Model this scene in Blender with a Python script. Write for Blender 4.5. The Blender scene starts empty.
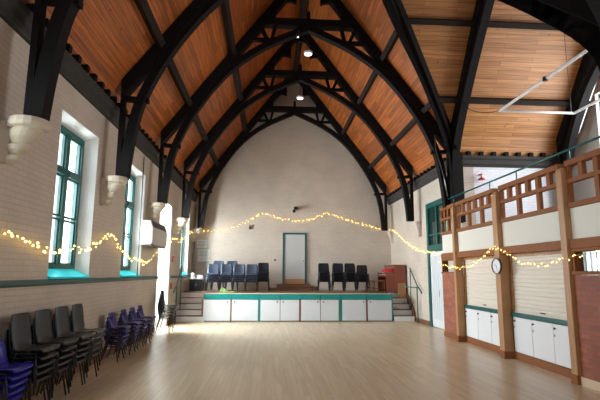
import bpy, bmesh, math, random
from mathutils import Vector, Matrix
random.seed(7)
S = bpy.context.scene
COL = S.collection
PI = math.pi

# ------------------------------------------------------------------ dimensions (metres; camera stands at x=0,y=0)
XL, XR, YF, YB = -3.15, 5.2, 19.4, -4.0       # hall walls
XC = (XL + XR) / 2                             # ridge line
ZE, M = 4.98, 1.33                             # eaves height of roof plane, slope
ZR = ZE + M * (XR - XC)
TY0, TY1, TX = 5.45, 12.05, 8.45               # transept sides and end
TYC = (TY0 + TY1) / 2
ZT = ZE + M * (TY1 - TYC)
XV = XR - (TY1 - TYC)                          # where the valleys meet
YS, ZS = 16.25, 0.95                           # stage front, stage height
GX = 4.75                                      # gallery front

# ------------------------------------------------------------------ materials
def srgb(r, g, b):
    def f(c):
        c /= 255.0
        return c / 12.92 if c <= 0.04045 else ((c + 0.055) / 1.055) ** 2.4
    return (f(r), f(g), f(b), 1.0)

def newmat(name):
    m = bpy.data.materials.new(name); m.use_nodes = True
    nt = m.node_tree
    return m, nt, nt.nodes['Principled BSDF'], nt.nodes['Material Output']

def noise_mat(name, col, rough=0.6, var=0.12, scale=6.0, metal=0.0, bump=0.0, spec=0.5, coat=0.0):
    m, nt, b, out = newmat(name)
    tc = nt.nodes.new('ShaderNodeTexCoord')
    n = nt.nodes.new('ShaderNodeTexNoise'); n.inputs['Scale'].default_value = scale; n.inputs['Detail'].default_value = 5
    nt.links.new(tc.outputs['Object'], n.inputs['Vector'])
    mx = nt.nodes.new('ShaderNodeMix'); mx.data_type = 'RGBA'
    mx.inputs[6].default_value = tuple(max(0, c * (1 - var)) for c in col[:3]) + (1,)
    mx.inputs[7].default_value = tuple(min(1, c * (1 + var)) for c in col[:3]) + (1,)
    nt.links.new(n.outputs['Fac'], mx.inputs[0])
    nt.links.new(mx.outputs[2], b.inputs['Base Color'])
    b.inputs['Roughness'].default_value = rough
    b.inputs['Metallic'].default_value = metal
    b.inputs['Specular IOR Level'].default_value = spec
    b.inputs['Coat Weight'].default_value = coat
    if bump:
        bp = nt.nodes.new('ShaderNodeBump'); bp.inputs['Strength'].default_value = bump; bp.inputs['Distance'].default_value = 0.01
        nt.links.new(n.outputs['Fac'], bp.inputs['Height']); nt.links.new(bp.outputs['Normal'], b.inputs['Normal'])
    return m

def plane_vec(nt, a, bx, sa=1.0, sb=1.0):
    """A texture vector made of two object axes."""
    tc = nt.nodes.new('ShaderNodeTexCoord'); sp = nt.nodes.new('ShaderNodeSeparateXYZ'); cb = nt.nodes.new('ShaderNodeCombineXYZ')
    nt.links.new(tc.outputs['Object'], sp.inputs[0])
    for ax, s, i in ((a, sa, 0), (bx, sb, 1)):
        mu = nt.nodes.new('ShaderNodeMath'); mu.operation = 'MULTIPLY'; mu.inputs[1].default_value = s
        nt.links.new(sp.outputs[ax], mu.inputs[0]); nt.links.new(mu.outputs[0], cb.inputs[i])
    return tc, cb.outputs[0]

def brick_mat(name, a, c1, c2, mortar, bw=0.23, rh=0.075, ms=0.008, rough=0.6, bump=0.5, dirt=0.1):
    m, nt, b, out = newmat(name)
    tc, vec = plane_vec(nt, a, 'Z')
    br = nt.nodes.new('ShaderNodeTexBrick')
    br.inputs['Scale'].default_value = 1.0
    br.inputs['Brick Width'].default_value = bw; br.inputs['Row Height'].default_value = rh
    br.inputs['Mortar Size'].default_value = ms; br.inputs['Mortar Smooth'].default_value = 0.3
    br.inputs['Color1'].default_value = c1; br.inputs['Color2'].default_value = c2; br.inputs['Mortar'].default_value = mortar
    nt.links.new(vec, br.inputs['Vector'])
    n = nt.nodes.new('ShaderNodeTexNoise'); n.inputs['Scale'].default_value = 1.3; n.inputs['Detail'].default_value = 8
    nt.links.new(tc.outputs['Object'], n.inputs['Vector'])
    rm = nt.nodes.new('ShaderNodeMapRange'); rm.inputs[1].default_value = 0.3; rm.inputs[2].default_value = 0.7
    rm.inputs[3].default_value = 1 - dirt; rm.inputs[4].default_value = 1 + dirt * 0.5
    nt.links.new(n.outputs['Fac'], rm.inputs[0])
    mx = nt.nodes.new('ShaderNodeMix'); mx.data_type = 'RGBA'; mx.blend_type = 'MULTIPLY'; mx.inputs[0].default_value = 1
    nt.links.new(br.outputs['Color'], mx.inputs[6]); nt.links.new(rm.outputs[0], mx.inputs[7])
    nt.links.new(mx.outputs[2], b.inputs['Base Color'])
    b.inputs['Roughness'].default_value = rough
    bp = nt.nodes.new('ShaderNodeBump'); bp.inputs['Strength'].default_value = bump; bp.inputs['Distance'].default_value = 0.008
    bp.invert = True
    nt.links.new(br.outputs['Fac'], bp.inputs['Height']); nt.links.new(bp.outputs['Normal'], b.inputs['Normal'])
    return m

def plank_mat(name, a, bx, c1, c2, gap, length=2.6, width=0.1, sb=1.0, rough=0.45, knots=True, grain=0.25, gapsize=0.004, coat=0.0):
    m, nt, b, out = newmat(name)
    tc, vec = plane_vec(nt, a, bx, 1.0, sb)
    br = nt.nodes.new('ShaderNodeTexBrick')
    br.inputs['Scale'].default_value = 1.0; br.offset = 0.37
    br.inputs['Brick Width'].default_value = length; br.inputs['Row Height'].default_value = width
    br.inputs['Mortar Size'].default_value = gapsize; br.inputs['Mortar Smooth'].default_value = 0.2
    br.inputs['Color1'].default_value = c1; br.inputs['Color2'].default_value = c2; br.inputs['Mortar'].default_value = gap
    nt.links.new(vec, br.inputs['Vector'])
    mp = nt.nodes.new('ShaderNodeMapping'); mp.inputs['Scale'].default_value = (1.2, 22, 1)
    nt.links.new(vec, mp.inputs['Vector'])
    n = nt.nodes.new('ShaderNodeTexNoise'); n.inputs['Scale'].default_value = 1.0; n.inputs['Detail'].default_value = 6
    nt.links.new(mp.outputs[0], n.inputs['Vector'])
    rm = nt.nodes.new('ShaderNodeMapRange'); rm.inputs[1].default_value = 0.3; rm.inputs[2].default_value = 0.7
    rm.inputs[3].default_value = 1 - grain; rm.inputs[4].default_value = 1 + grain
    nt.links.new(n.outputs['Fac'], rm.inputs[0])
    mx = nt.nodes.new('ShaderNodeMix'); mx.data_type = 'RGBA'; mx.blend_type = 'MULTIPLY'; mx.inputs[0].default_value = 1
    nt.links.new(br.outputs['Color'], mx.inputs[6]); nt.links.new(rm.outputs[0], mx.inputs[7])
    last = mx.outputs[2]
    if knots:
        vo = nt.nodes.new('ShaderNodeTexVoronoi'); vo.inputs['Scale'].default_value = 2.6; vo.inputs['Randomness'].default_value = 1
        nt.links.new(vec, vo.inputs['Vector'])
        kr = nt.nodes.new('ShaderNodeMapRange'); kr.inputs[1].default_value = 0.035; kr.inputs[2].default_value = 0.08
        kr.inputs[3].default_value = 0.35; kr.inputs[4].default_value = 1.0
        nt.links.new(vo.outputs['Distance'], kr.inputs[0])
        m2 = nt.nodes.new('ShaderNodeMix'); m2.data_type = 'RGBA'; m2.blend_type = 'MULTIPLY'; m2.inputs[0].default_value = 1
        nt.links.new(last, m2.inputs[6]); nt.links.new(kr.outputs[0], m2.inputs[7]); last = m2.outputs[2]
    nt.links.new(last, b.inputs['Base Color'])
    b.inputs['Roughness'].default_value = rough
    b.inputs['Coat Weight'].default_value = coat
    b.inputs['Coat Roughness'].default_value = 0.25
    return m

def emit_mat(name, col, strength):
    m, nt, b, out = newmat(name)
    b.inputs['Base Color'].default_value = col
    b.inputs['Emission Color'].default_value = col
    b.inputs['Emission Strength'].default_value = strength
    return m

def glass_mat(name, tint=(0.95, 0.98, 1, 1), gloss=0.06):
    m, nt, b, out = newmat(name)
    tr = nt.nodes.new('ShaderNodeBsdfTransparent'); tr.inputs[0].default_value = tint
    gl = nt.nodes.new('ShaderNodeBsdfGlossy'); gl.inputs['Roughness'].default_value = 0.05
    mx = nt.nodes.new('ShaderNodeMixShader'); mx.inputs[0].default_value = gloss
    nt.links.new(tr.outputs[0], mx.inputs[1]); nt.links.new(gl.outputs[0], mx.inputs[2]); nt.links.new(mx.outputs[0], out.inputs[0])
    return m

WC = srgb(206, 192, 175)
WC2 = srgb(201, 187, 170)
WMO = srgb(192, 178, 162)
mat_wall_y = brick_mat('white painted brick along y', 'Y', WC, WC2, WMO)
mat_wall_x = brick_mat('white painted brick along x', 'X', WC, WC2, WMO)
mat_plaster = noise_mat('plaster whitened for window light', srgb(226, 226, 220), 0.7, 0.04, 2)  # whiter than the wall brick; window light on the reveals put into colour
mat_plaster_wall = noise_mat('painted stone', srgb(206, 195, 182), 0.7, 0.04, 3)
mat_twall = brick_mat('white painted brick of the transept', 'X', srgb(236, 240, 246), srgb(230, 235, 241), srgb(220, 224, 229))
mat_red_brick = brick_mat('red brick', 'Y', srgb(172, 92, 60), srgb(142, 70, 46), srgb(120, 92, 76), bw=0.2, rh=0.07, ms=0.007, dirt=0.18)
mat_plank_y = plank_mat('orange pine boards along hall', 'Y', 'Z', srgb(180, 99, 40), srgb(134, 70, 26), srgb(58, 30, 12), sb=1.25, width=0.11, length=3.1, grain=0.4)
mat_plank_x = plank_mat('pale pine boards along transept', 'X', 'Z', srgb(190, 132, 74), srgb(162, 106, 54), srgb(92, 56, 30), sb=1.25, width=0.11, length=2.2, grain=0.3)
mat_floor = plank_mat('oak strip floor', 'Y', 'X', srgb(218, 197, 162), srgb(204, 180, 144), srgb(172, 148, 114), length=1.1, width=0.075, rough=0.33, knots=False, grain=0.09, gapsize=0.0015, coat=0.25)
mat_stagefloor = plank_mat('dark stage boards', 'X', 'Y', srgb(120, 92, 66), srgb(104, 78, 56), srgb(60, 44, 30), length=1.8, width=0.09, rough=0.4, knots=False)
mat_black = noise_mat('black stained timber', srgb(22, 19, 18), 0.7, 0.3, 9, spec=0.15)
mat_purlin = noise_mat('dark brown timber', srgb(38, 30, 25), 0.7, 0.25, 9, spec=0.15)
mat_plate = noise_mat('grey black timber', srgb(60, 58, 55), 0.65, 0.2, 7, spec=0.25)
mat_stone = noise_mat('cream stone', srgb(204, 190, 166), 0.75, 0.06, 5, bump=0.2)
mat_teal = noise_mat('teal gloss paint', srgb(8, 86, 80), 0.35, 0.08, 4)
mat_dado = noise_mat('dark teal paint', srgb(56, 88, 84), 0.45, 0.1, 3)
mat_tealbright = noise_mat('turquoise gloss paint', srgb(4, 222, 232), 0.3, 0.05, 3)
mat_fascia = noise_mat('turquoise stage paint', srgb(8, 132, 128), 0.35, 0.06, 3)
mat_steel_teal = noise_mat('teal enamel tube', srgb(22, 92, 88), 0.3, 0.06, 5)
mat_glass = glass_mat('window glass')
mat_darkglass = noise_mat('glass with passage dark', srgb(38, 58, 54), 0.08, 0.3, 2)  # opaque; the dark of the corridor behind is put into the pane colour
mat_white = noise_mat('white paint', srgb(232, 232, 232), 0.45, 0.02, 2)
mat_whitedoor = noise_mat('white panel paint', srgb(214, 218, 220), 0.4, 0.03, 2)
mat_greydoor = noise_mat('grey white door paint', srgb(188, 186, 180), 0.5, 0.03, 2)
mat_cream = noise_mat('cream panel', srgb(222, 216, 202), 0.6, 0.03, 1.5)
mat_shutter = noise_mat('cream shutter', srgb(226, 216, 200), 0.4, 0.03, 2)
mat_oak = plank_mat('golden oak', 'Z', 'Y', srgb(176, 130, 84), srgb(164, 118, 74), srgb(156, 110, 66), length=6, width=0.4, knots=False, gapsize=0.0005, rough=0.45)
mat_redwood = noise_mat('red brown timber', srgb(138, 84, 46), 0.6, 0.14, 8, spec=0.25)
mat_darkwood = noise_mat('brown timber', srgb(112, 72, 44), 0.45, 0.2, 8)
mat_piano = noise_mat('piano mahogany', srgb(126, 60, 38), 0.25, 0.2, 5, coat=0.3)
mat_skirt = noise_mat('pale skirting', srgb(214, 190, 158), 0.45, 0.05, 4)
mat_steel = noise_mat('brushed steel', srgb(150, 150, 150), 0.3, 0.1, 8, metal=0.9)
mat_leg_black = noise_mat('black tube', srgb(34, 34, 36), 0.35, 0.15, 6)
mat_leg_grey = noise_mat('grey steel tube', srgb(92, 94, 98), 0.35, 0.1, 6, metal=0.5)
mat_ch_black = noise_mat('charcoal plastic', srgb(29, 31, 37), 0.33, 0.12, 6, spec=0.4)
mat_ch_grey = noise_mat('blue grey plastic', srgb(68, 77, 93), 0.3, 0.08, 6)
mat_ch_blue = noise_mat('royal blue plastic', srgb(34, 32, 150), 0.35, 0.08, 6)
mat_ch_purple = noise_mat('navy violet plastic', srgb(34, 26, 116), 0.45, 0.08, 6)
mat_black_plastic = noise_mat('black plastic', srgb(26, 26, 28), 0.4, 0.1, 6)
mat_red = noise_mat('red enamel', srgb(190, 34, 30), 0.35, 0.05, 6)
mat_redcloth = noise_mat('red cloth', srgb(186, 40, 44), 0.8, 0.2, 12)
mat_green = noise_mat('green cloth', srgb(140, 178, 104), 0.8, 0.25, 14)
mat_paper = noise_mat('paper', srgb(226, 224, 220), 0.8, 0.03, 3)
mat_print = noise_mat('printed grey', srgb(140, 138, 136), 0.8, 0.1, 20)
mat_heater = noise_mat('warm white casing', srgb(192, 184, 172), 0.45, 0.03, 3)
mat_grille = noise_mat('dark grille', srgb(70, 66, 62), 0.5, 0.1, 10)
mat_sheet = noise_mat('pale grey cloth', srgb(176, 172, 170), 0.85, 0.12, 4, bump=0.4)
mat_bulb = emit_mat('warm fairy bulb', (1.0, 0.64, 0.14, 1), 3.0)
mat_wire = noise_mat('pale wire', srgb(190, 170, 120), 0.5, 0.05, 5)
mat_lamp = emit_mat('white lamp disc', (1.0, 0.97, 0.92, 1), 1.6)

# ------------------------------------------------------------------ mesh helpers
class MB:
    def __init__(self): self.bm = bmesh.new()
    def box(self, x0, x1, y0, y1, z0, z1, mi=0):
        v = [self.bm.verts.new(p) for p in ((x0,y0,z0),(x1,y0,z0),(x1,y1,z0),(x0,y1,z0),(x0,y0,z1),(x1,y0,z1),(x1,y1,z1),(x0,y1,z1))]
        for f in ((0,3,2,1),(4,5,6,7),(0,1,5,4),(1,2,6,5),(2,3,7,6),(3,0,4,7)):
            self.bm.faces.new([v[i] for i in f]).material_index = mi
        return self
    def solid(self, A, B, mi=0):
        """Closed prism between two matching point loops."""
        a = [self.bm.verts.new(p) for p in A]; b = [self.bm.verts.new(p) for p in B]; n = len(a)
        self.bm.faces.new(a[::-1]).material_index = mi; self.bm.faces.new(b).material_index = mi
        for i in range(n):
            self.bm.faces.new((a[i], a[(i+1) % n], b[(i+1) % n], b[i])).material_index = mi
        return self
    def strip(self, rings, mi=0):
        """Rings of equal length lofted, capped at both ends."""
        R = [[self.bm.verts.new(p) for p in r] for r in rings]; n = len(R[0])
        for k in range(len(R) - 1):
            for i in range(n):
                self.bm.faces.new((R[k][i], R[k][(i+1) % n], R[k+1][(i+1) % n], R[k+1][i])).material_index = mi
        self.bm.faces.new(R[0][::-1]).material_index = mi; self.bm.faces.new(R[-1]).material_index = mi
        return self
    def tube(self, pts, r, n=6, closed=False, mi=0):
        P = [Vector(p) for p in pts]; rings = []
        up = None
        for i, p in enumerate(P):
            d = (P[min(i+1, len(P)-1)] - P[max(i-1, 0)])
            if closed: d = P[(i+1) % len(P)] - P[i-1]
            d.normalize()
            if up is None:
                up = d.orthogonal().normalized()
            up = (up - d * up.dot(d))
            if up.length < 1e-5: up = d.orthogonal()
            up.normalize(); s = d.cross(up)
            rr = r[i] if isinstance(r, (list, tuple)) else r
            rings.append([p + (up * math.cos(2*PI*k/n) + s * math.sin(2*PI*k/n)) * rr for k in range(n)])
        if closed:
            R = [[self.bm.verts.new(q) for q in ring] for ring in rings]
            for k in range(len(R)):
                for i in range(n):
                    self.bm.faces.new((R[k][i], R[k][(i+1) % n], R[(k+1) % len(R)][(i+1) % n], R[(k+1) % len(R)][i])).material_index = mi
        else: self.strip(rings, mi)
        return self
    def lathe(self, prof, n=16, c=(0,0,0), axis='Z', a0=0.0, a1=2*PI, mi=0):
        """Profile of (radius, height) turned about an axis through c."""
        full = abs(a1 - a0 - 2*PI) < 1e-6
        m = n if full else n + 1
        rows = []
        for (r, h) in prof:
            row = []
            for k in range(m):
                t = a0 + (a1 - a0) * k / n
                u, w = r * math.cos(t), r * math.sin(t)
                q = {'Z': (u, w, h), 'X': (h, u, w), 'Y': (u, h, w)}[axis]
                row.append(self.bm.verts.new((c[0]+q[0], c[1]+q[1], c[2]+q[2])))
            rows.append(row)
        for j in range(len(rows) - 1):
            for k in range(n):
                k2 = (k+1) % m
                self.bm.faces.new((rows[j][k], rows[j][k2], rows[j+1][k2], rows[j+1][k])).material_index = mi
        for row in (rows[0], rows[-1]):
            self.bm.faces.new(row).material_index = mi
        if not full:
            side0 = [r[0] for r in rows]; side1 = [r[-1] for r in rows]
            self.bm.faces.new(side0 + side1[::-1]).material_index = mi
        return self
    def ico(self, c, r, sub=1):
        bmesh.ops.create_icosphere(self.bm, subdivisions=sub, radius=r, matrix=Matrix.Translation(c)); return self
    def done(self, name, mat, parent=None, smooth=False, bevel=0.0, loc=None, rz=0.0):
        bmesh.ops.remove_doubles(self.bm, verts=self.bm.verts, dist=1e-6)
        bmesh.ops.recalc_face_normals(self.bm, faces=self.bm.faces)
        me = bpy.data.meshes.new(name); self.bm.to_mesh(me); self.bm.free()
        for mm in (mat if isinstance(mat, (list, tuple)) else [mat]): me.materials.append(mm)
        if smooth:
            for p in me.polygons: p.use_smooth = True
        o = bpy.data.objects.new(name, me); COL.objects.link(o)
        if parent is not None: o.parent = parent
        if loc is not None: o.location = loc
        if rz: o.rotation_euler = (0, 0, rz)
        if bevel:
            b = o.modifiers.new('bevel', 'BEVEL'); b.width = bevel; b.segments = 2; b.limit_method = 'ANGLE'
        return o

def thing(name, label, cat, loc=(0,0,0), rz=0.0, group=None):
    o = bpy.data.objects.new(name, None); COL.objects.link(o)
    o.location = loc; o.rotation_euler = (0, 0, rz); o.empty_display_size = 0.1
    o['label'] = label; o['category'] = cat
    if group: o['group'] = group
    return o
def tag(o, label, cat, group=None):
    o['label'] = label; o['category'] = cat
    if group: o['group'] = group
    return o
def struct(o, label=None):
    o['kind'] = 'structure'
    if label: o['label'] = label
    return o
def kids(o): return [c for c in o.children]
def copy_tree(o, parent=None):
    c = o.copy(); COL.objects.link(c)
    if parent is not None: c.parent = parent
    for ch in list(o.children): copy_tree(ch, c)
    return c

def catmull(P, n=6):
    out = []
    Q = [P[0]] + list(P) + [P[-1]]
    for i in range(1, len(Q) - 2):
        p0, p1, p2, p3 = (Vector(q) for q in Q[i-1:i+3])
        for k in range(n):
            t = k / n
            out.append(0.5 * ((2*p1) + (-p0+p2)*t + (2*p0-5*p1+4*p2-p3)*t*t + (-p0+3*p1-3*p2+p3)*t**3))
    out.append(Vector(Q[-2])); return out

# ------------------------------------------------------------------ floor and walls
struct(MB().box(XL-0.6, TX+0.3, YB-0.3, YF+0.3, -0.12, 0).done('floor', mat_floor))

WIN_Y = [1.0, 4.35, 7.65, 10.9, 17.6]
DOOR_Y = 14.25
HW, FW = 0.76, 0.64                 # half width of the opening at the wall face and at the frame
ZB, ZTOP = 1.55, 4.08               # opening sill and head at the face
XFR, XO = XL - 0.22, XL - 0.5       # frame plane, outer face
def left_wall():
    m = MB(); zt = 4.8
    ops = sorted([(y, 'w') for y in WIN_Y] + [(DOOR_Y, 'd')])
    y = YB - 0.3
    for yc, k in ops:
        m.box(XO, XL, y, yc - HW, 0, zt)
        if k == 'w':
            m.box(XO, XL, yc - HW, yc + HW, 0, ZB); m.box(XO, XL, yc - HW, yc + HW, ZTOP, zt)
        else:
            m.box(XO, XL, yc - HW, yc + HW, 3.75, zt)
        y = yc + HW
    m.box(XO, XL, y, YF + 0.3, 0, zt)
    return struct(m.done('wall_left', mat_wall_y))
left_wall()
# splayed reveals of the left wall openings, whitened to imitate window light
def reveal(yc, z0, z1, hf=FW, zf0=None, zf1=None):
    m = MB(); e = 0.004
    for s in (-1, 1):
        yo, yi, yw = yc + s*(HW), yc + s*hf, yc + s*(HW + 0.0)
        A = [(XL + e, yo, z0), (XFR, yi, z0), (XO + 0.02, yi, z0), (XO + 0.02, yw + s*0.004, z0), (XL + e, yw + s*0.004, z0)]
        m.solid(A, [(p[0], p[1], z1) for p in A])
    A = [(XL + e, yc - HW, z1), (XFR, yc - HW, z1 - 0.1), (XO + 0.02, yc - HW, z1 - 0.1), (XO + 0.02, yc - HW, z1 + 0.004), (XL + e, yc - HW, z1 + 0.004)]
    m.solid(A, [(p[0], yc + HW, p[2]) for p in A])
    return m
# other walls
m = MB()
m.solid([(XL-0.5, YF, 0), (XR+0.4, YF, 0), (XR+0.4, YF, 4.75), (XC, YF, ZR+0.05), (XL-0.5, YF, 4.75)],
        [(XL-0.5, YF+0.3, 0), (XR+0.4, YF+0.3, 0), (XR+0.4, YF+0.3, 4.75), (XC, YF+0.3, ZR+0.05), (XL-0.5, YF+0.3, 4.75)])
struct(m.done('wall_far', mat_wall_x))
# right wall of the nave beyond the transept, with its doorway
DY0, DY1, DZ = 13.2, 14.75, 3.85
m = MB()
m.box(XR, XR+0.4, TY1, DY0, 0, 4.8); m.box(XR, XR+0.4, DY1, YF+0.3, 0, 4.8); m.box(XR, XR+0.4, DY0, DY1, DZ, 4.8)
struct(m.done('wall_right', mat_wall_y))
struct(MB().box(XR, XR+0.4, YB, TY0, 0, 4.8).done('wall_right_near', mat_wall_y))
struct(MB().box(XR+0.4, TX+0.3, TY1, TY1+0.35, 0, 4.8).done('wall_transept_far', mat_twall))
struct(MB().box(XR+0.4, TX+0.3, TY0-0.35, TY0, 0, 4.8).done('wall_transept_near', mat_twall))
# transept end wall with a big gallery window and a kitchen window
m = MB()
wy0, wy1, wz0, wz1 = 6.6, 10.9, 3.2, 6.3
ky0, ky1, kz0, kz1 = 11.1, 11.98, 1.6, 2.25
def gz(y): return ZE - 0.1 + M * ((TY1 - TYC) - abs(y - TYC)) + 0.05
m.box(TX, TX+0.3, TY0, TY1, 0, kz0); m.box(TX, TX+0.3, TY0, ky0, kz0, kz1); m.box(TX, TX+0.3, ky1, TY1, kz0, kz1)
m.box(TX, TX+0.3, TY0, TY1, kz1, wz0); m.box(TX, TX+0.3, TY0, wy0, wz0, 4.9); m.box(TX, TX+0.3, wy1, TY1, wz0, 4.9)
for (a, b) in ((TY0, wy0), (wy0, TYC), (TYC, wy1), (wy1, TY1)):
    zlo = lambda y: 4.9 if (a < wy0 - 0.01 or b > wy1 + 0.01) else wz1
    P = [(TX, a, zlo(a)), (TX, b, zlo(b)), (TX, b, max(zlo(b)+0.01, gz(b))), (TX, a, max(zlo(a)+0.01, gz(a)))]
    m.solid(P, [(TX+0.3, q[1], q[2]) for q in P])
struct(m.done('wall_transept_end', mat_plaster))
# wall behind the camera, with a large opening added to let light in
m = MB()
bx0, bx1, bz0, bz1 = -1.4, 3.4, 1.8, 6.2
m.box(XL-0.5, bx0, YB-0.3, YB, 0, 4.8); m.box(bx1, XR+0.4, YB-0.3, YB, 0, 4.8); m.box(bx0, bx1, YB-0.3, YB, 0, bz0)
def gx(x): return ZE + M * ((XR - XC) - abs(x - XC)) + 0.05
for (a, b) in ((XL-0.5, bx0), (bx0, XC), (XC, bx1), (bx1, XR+0.4)):
    lo = 4.8 if (a < bx0 or b > bx1) else bz1
    P = [(a, YB, lo), (b, YB, lo), (b, YB, max(lo+0.01, gx(b))), (a, YB, max(lo+0.01, gx(a)))]
    m.solid(P, [(q[0], YB-0.3, q[2]) for q in P])
struct(m.done('wall_back', mat_wall_x))

# ------------------------------------------------------------------ left windows
def make_window(i, yc):
    root = bpy.data.objects.new('window_%d' % i, None); COL.objects.link(root); root.location = (XFR, yc, 0)
    root['kind'] = 'structure'
    z0, z1, f = 1.68, 3.98, 0.085
    m = MB()
    m.box(-0.07, 0.03, -FW, -FW+f, z0, z1); m.box(-0.07, 0.03, FW-f, FW, z0, z1)
    m.box(-0.07, 0.03, -FW+f, FW-f, z1-f, z1); m.box(-0.07, 0.03, -FW+f, FW-f, z0, z0+f)
    m.done('window_frame', mat_teal, root, bevel=0.008)
    MB().box(-0.06, 0.04, -0.06, 0.06, z0+f, z1-f).done('mullion', mat_teal, root, bevel=0.008)
    m = MB(); m.box(-0.06, 0.06, -FW+f, -0.06, 3.2, 3.31); m.box(-0.06, 0.06, 0.06, FW-f, 3.2, 3.31)
    m.done('transom', mat_teal, root, bevel=0.008)
    for s in (-1, 1):
        a, b = (-FW+f, -0.06) if s < 0 else (0.06, FW-f)
        for (c, d) in ((z0+f, 2.5), (2.53, 3.2), (3.31, z1-f)):
            MB().box(-0.03, -0.022, a, b, c, d).done('pane', mat_glass, root)
            mm = MB(); t = 0.03
            mm.box(-0.045, 0.0, a, a+t, c, d); mm.box(-0.045, 0.0, b-t, b, c, d)
            mm.box(-0.045, 0.0, a+t, b-t, c, c+t); mm.box(-0.045, 0.0, a+t, b-t, d-t, d)
            mm.done('sash', mat_dado, root)
    A = [(0.03, -FW, 1.56), (0.03, -FW, 1.70), (0.20, -HW+0.01, 1.60), (0.262, -HW+0.01, 1.575), (0.262, -HW+0.01, 1.545), (0.215, -HW+0.01, 1.545), (0.215, -HW+0.01, 1.555)]
    m = MB(); m.solid(A, [(p[0], -p[1], p[2]) for p in A]); m.done('window_sill', mat_tealbright, root)
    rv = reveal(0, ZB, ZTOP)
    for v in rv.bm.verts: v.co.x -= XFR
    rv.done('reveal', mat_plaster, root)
for i, y in enumerate(WIN_Y): make_window(i + 1, y)

# doorway in the left wall
root = bpy.data.objects.new('door_1', None); COL.objects.link(root); root.location = (XFR, DOOR_Y, 0); root['kind'] = 'structure'
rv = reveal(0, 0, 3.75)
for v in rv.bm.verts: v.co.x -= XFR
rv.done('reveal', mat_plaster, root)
m = MB()
xa, xb = XO - XFR + 0.03, XO - XFR + 0.11
m.box(xa, xb, -FW, -FW+0.08, 0, 3.65); m.box(xa, xb, FW-0.08, FW, 0, 3.65); m.box(xa, xb, -FW+0.08, FW-0.08, 3.57, 3.65); m.box(xa, xb, -FW+0.08, FW-0.08, 2.1, 2.2)
m.done('door_frame', mat_teal, root)
for s in (-1, 1):
    a, b = (-FW+0.08, -0.003) if s < 0 else (0.003, FW-0.08)
    m = MB(); m.box(xa+0.02, xa+0.06, a, a+0.1, 0.01, 2.1); m.box(xa+0.02, xa+0.06, b-0.1, b, 0.01, 2.1)
    m.box(xa+0.02, xa+0.06, a+0.1, b-0.1, 0.01, 0.35); m.box(xa+0.02, xa+0.06, a+0.1, b-0.1, 2.0, 2.1)
    m.done('door_leaf', mat_white, root)
    MB().box(xa+0.035, xa+0.043, a+0.1, b-0.1, 0.35, 2.0).done('pane', mat_glass, root)
    MB().box(xa+0.035, xa+0.043, a, b, 2.2, 3.57).done('pane', mat_glass, root)

# dado rail on the left wall and along far side
m = MB()
for (a, b) in ((YB, DOOR_Y - HW), (DOOR_Y + HW, YF)):
    A = [(XL, a, 1.455), (XL+0.03, a, 1.46), (XL+0.045, a, 1.49), (XL+0.045, a, 1.53), (XL+0.02, a, 1.545), (XL, a, 1.545)]
    m.solid(A, [(p[0], b, p[2]) for p in A])
struct(m.done('trim_1', mat_dado), 'dark teal dado rail along the left wall')
m = MB(); m.box(XL, XL+0.02, YB, DOOR_Y-HW, 0, 0.14); m.box(XL, XL+0.02, DOOR_Y+HW, YS, 0, 0.14)
struct(m.done('baseboard_left', mat_darkwood))
m = MB(); m.box(XR-0.02, XR, TY1+0.4, DY0-0.1, 0, 0.14); m.box(XR-0.02, XR, DY1+0.1, YS-0.01, 0, 0.14)
struct(m.done('baseboard_right', mat_darkwood))

# ------------------------------------------------------------------ roof boarding
def slab(m, pts, n, t=0.05):
    n = Vector(n).normalized() * t
    m.solid(pts, [tuple(Vector(p) + n) for p in pts])
ZA, OA, ZA0 = 5.366, 0.29, 4.74     # top of the steeper ashlar boarding, its inset, its foot
nl = (-M, 0, 1)
m = MB()
slab(m, [(XL+OA, YB, ZA), (XL+OA, YF, ZA), (XC, YF, ZR), (XC, YB, ZR)], nl)
slab(m, [(XL-0.02, YB, ZA0), (XL-0.02, YF, ZA0), (XL+OA, YF, ZA), (XL+OA, YB, ZA)], (-2.1, 0, 1))
struct(m.done('ceiling_left_slope', mat_plank_y))
nr = (M, 0, 1)
zr = lambda x: ZE + M * (XR - x)
m = MB()
for (a, b) in ((TY1, YF), (YB, TY0)):
    slab(m, [(XR-OA, a, ZA), (XR-OA, b, ZA), (XC, b, ZR), (XC, a, ZR)], nr)
    slab(m, [(XR+0.02, a, ZA0), (XR+0.02, b, ZA0), (XR-OA, b, ZA), (XR-OA, a, ZA)], (1.8, 0, 1))
slab(m, [(XC, TY1, ZR), (XR-OA, TY1, ZA), (XR-OA, TY1-OA, ZA), (XV, TYC, zr(XV)), (XC, TYC, ZR)], nr)
slab(m, [(XC, TY0, ZR), (XR-OA, TY0, ZA), (XR-OA, TY0+OA, ZA), (XV, TYC, zr(XV)), (XC, TYC, ZR)], nr)
struct(m.done('ceiling_right_slope', mat_plank_y))
for nm, sg, y0 in (('ceiling_transept_far_slope', 1, TY1), ('ceiling_transept_near_slope', -1, TY0)):
    m = MB()
    slab(m, [(XR-OA, y0-sg*OA, ZA), (TX, y0-sg*OA, ZA), (TX, TYC, ZT), (XV, TYC, ZT)], (0, sg*M, 1))
    slab(m, [(XR, y0+sg*0.02, ZA0), (TX, y0+sg*0.02, ZA0), (TX, y0-sg*OA, ZA), (XR-OA, y0-sg*OA, ZA)], (0, sg*1.8, 1))
    struct(m.done(nm, mat_plank_x))

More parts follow.
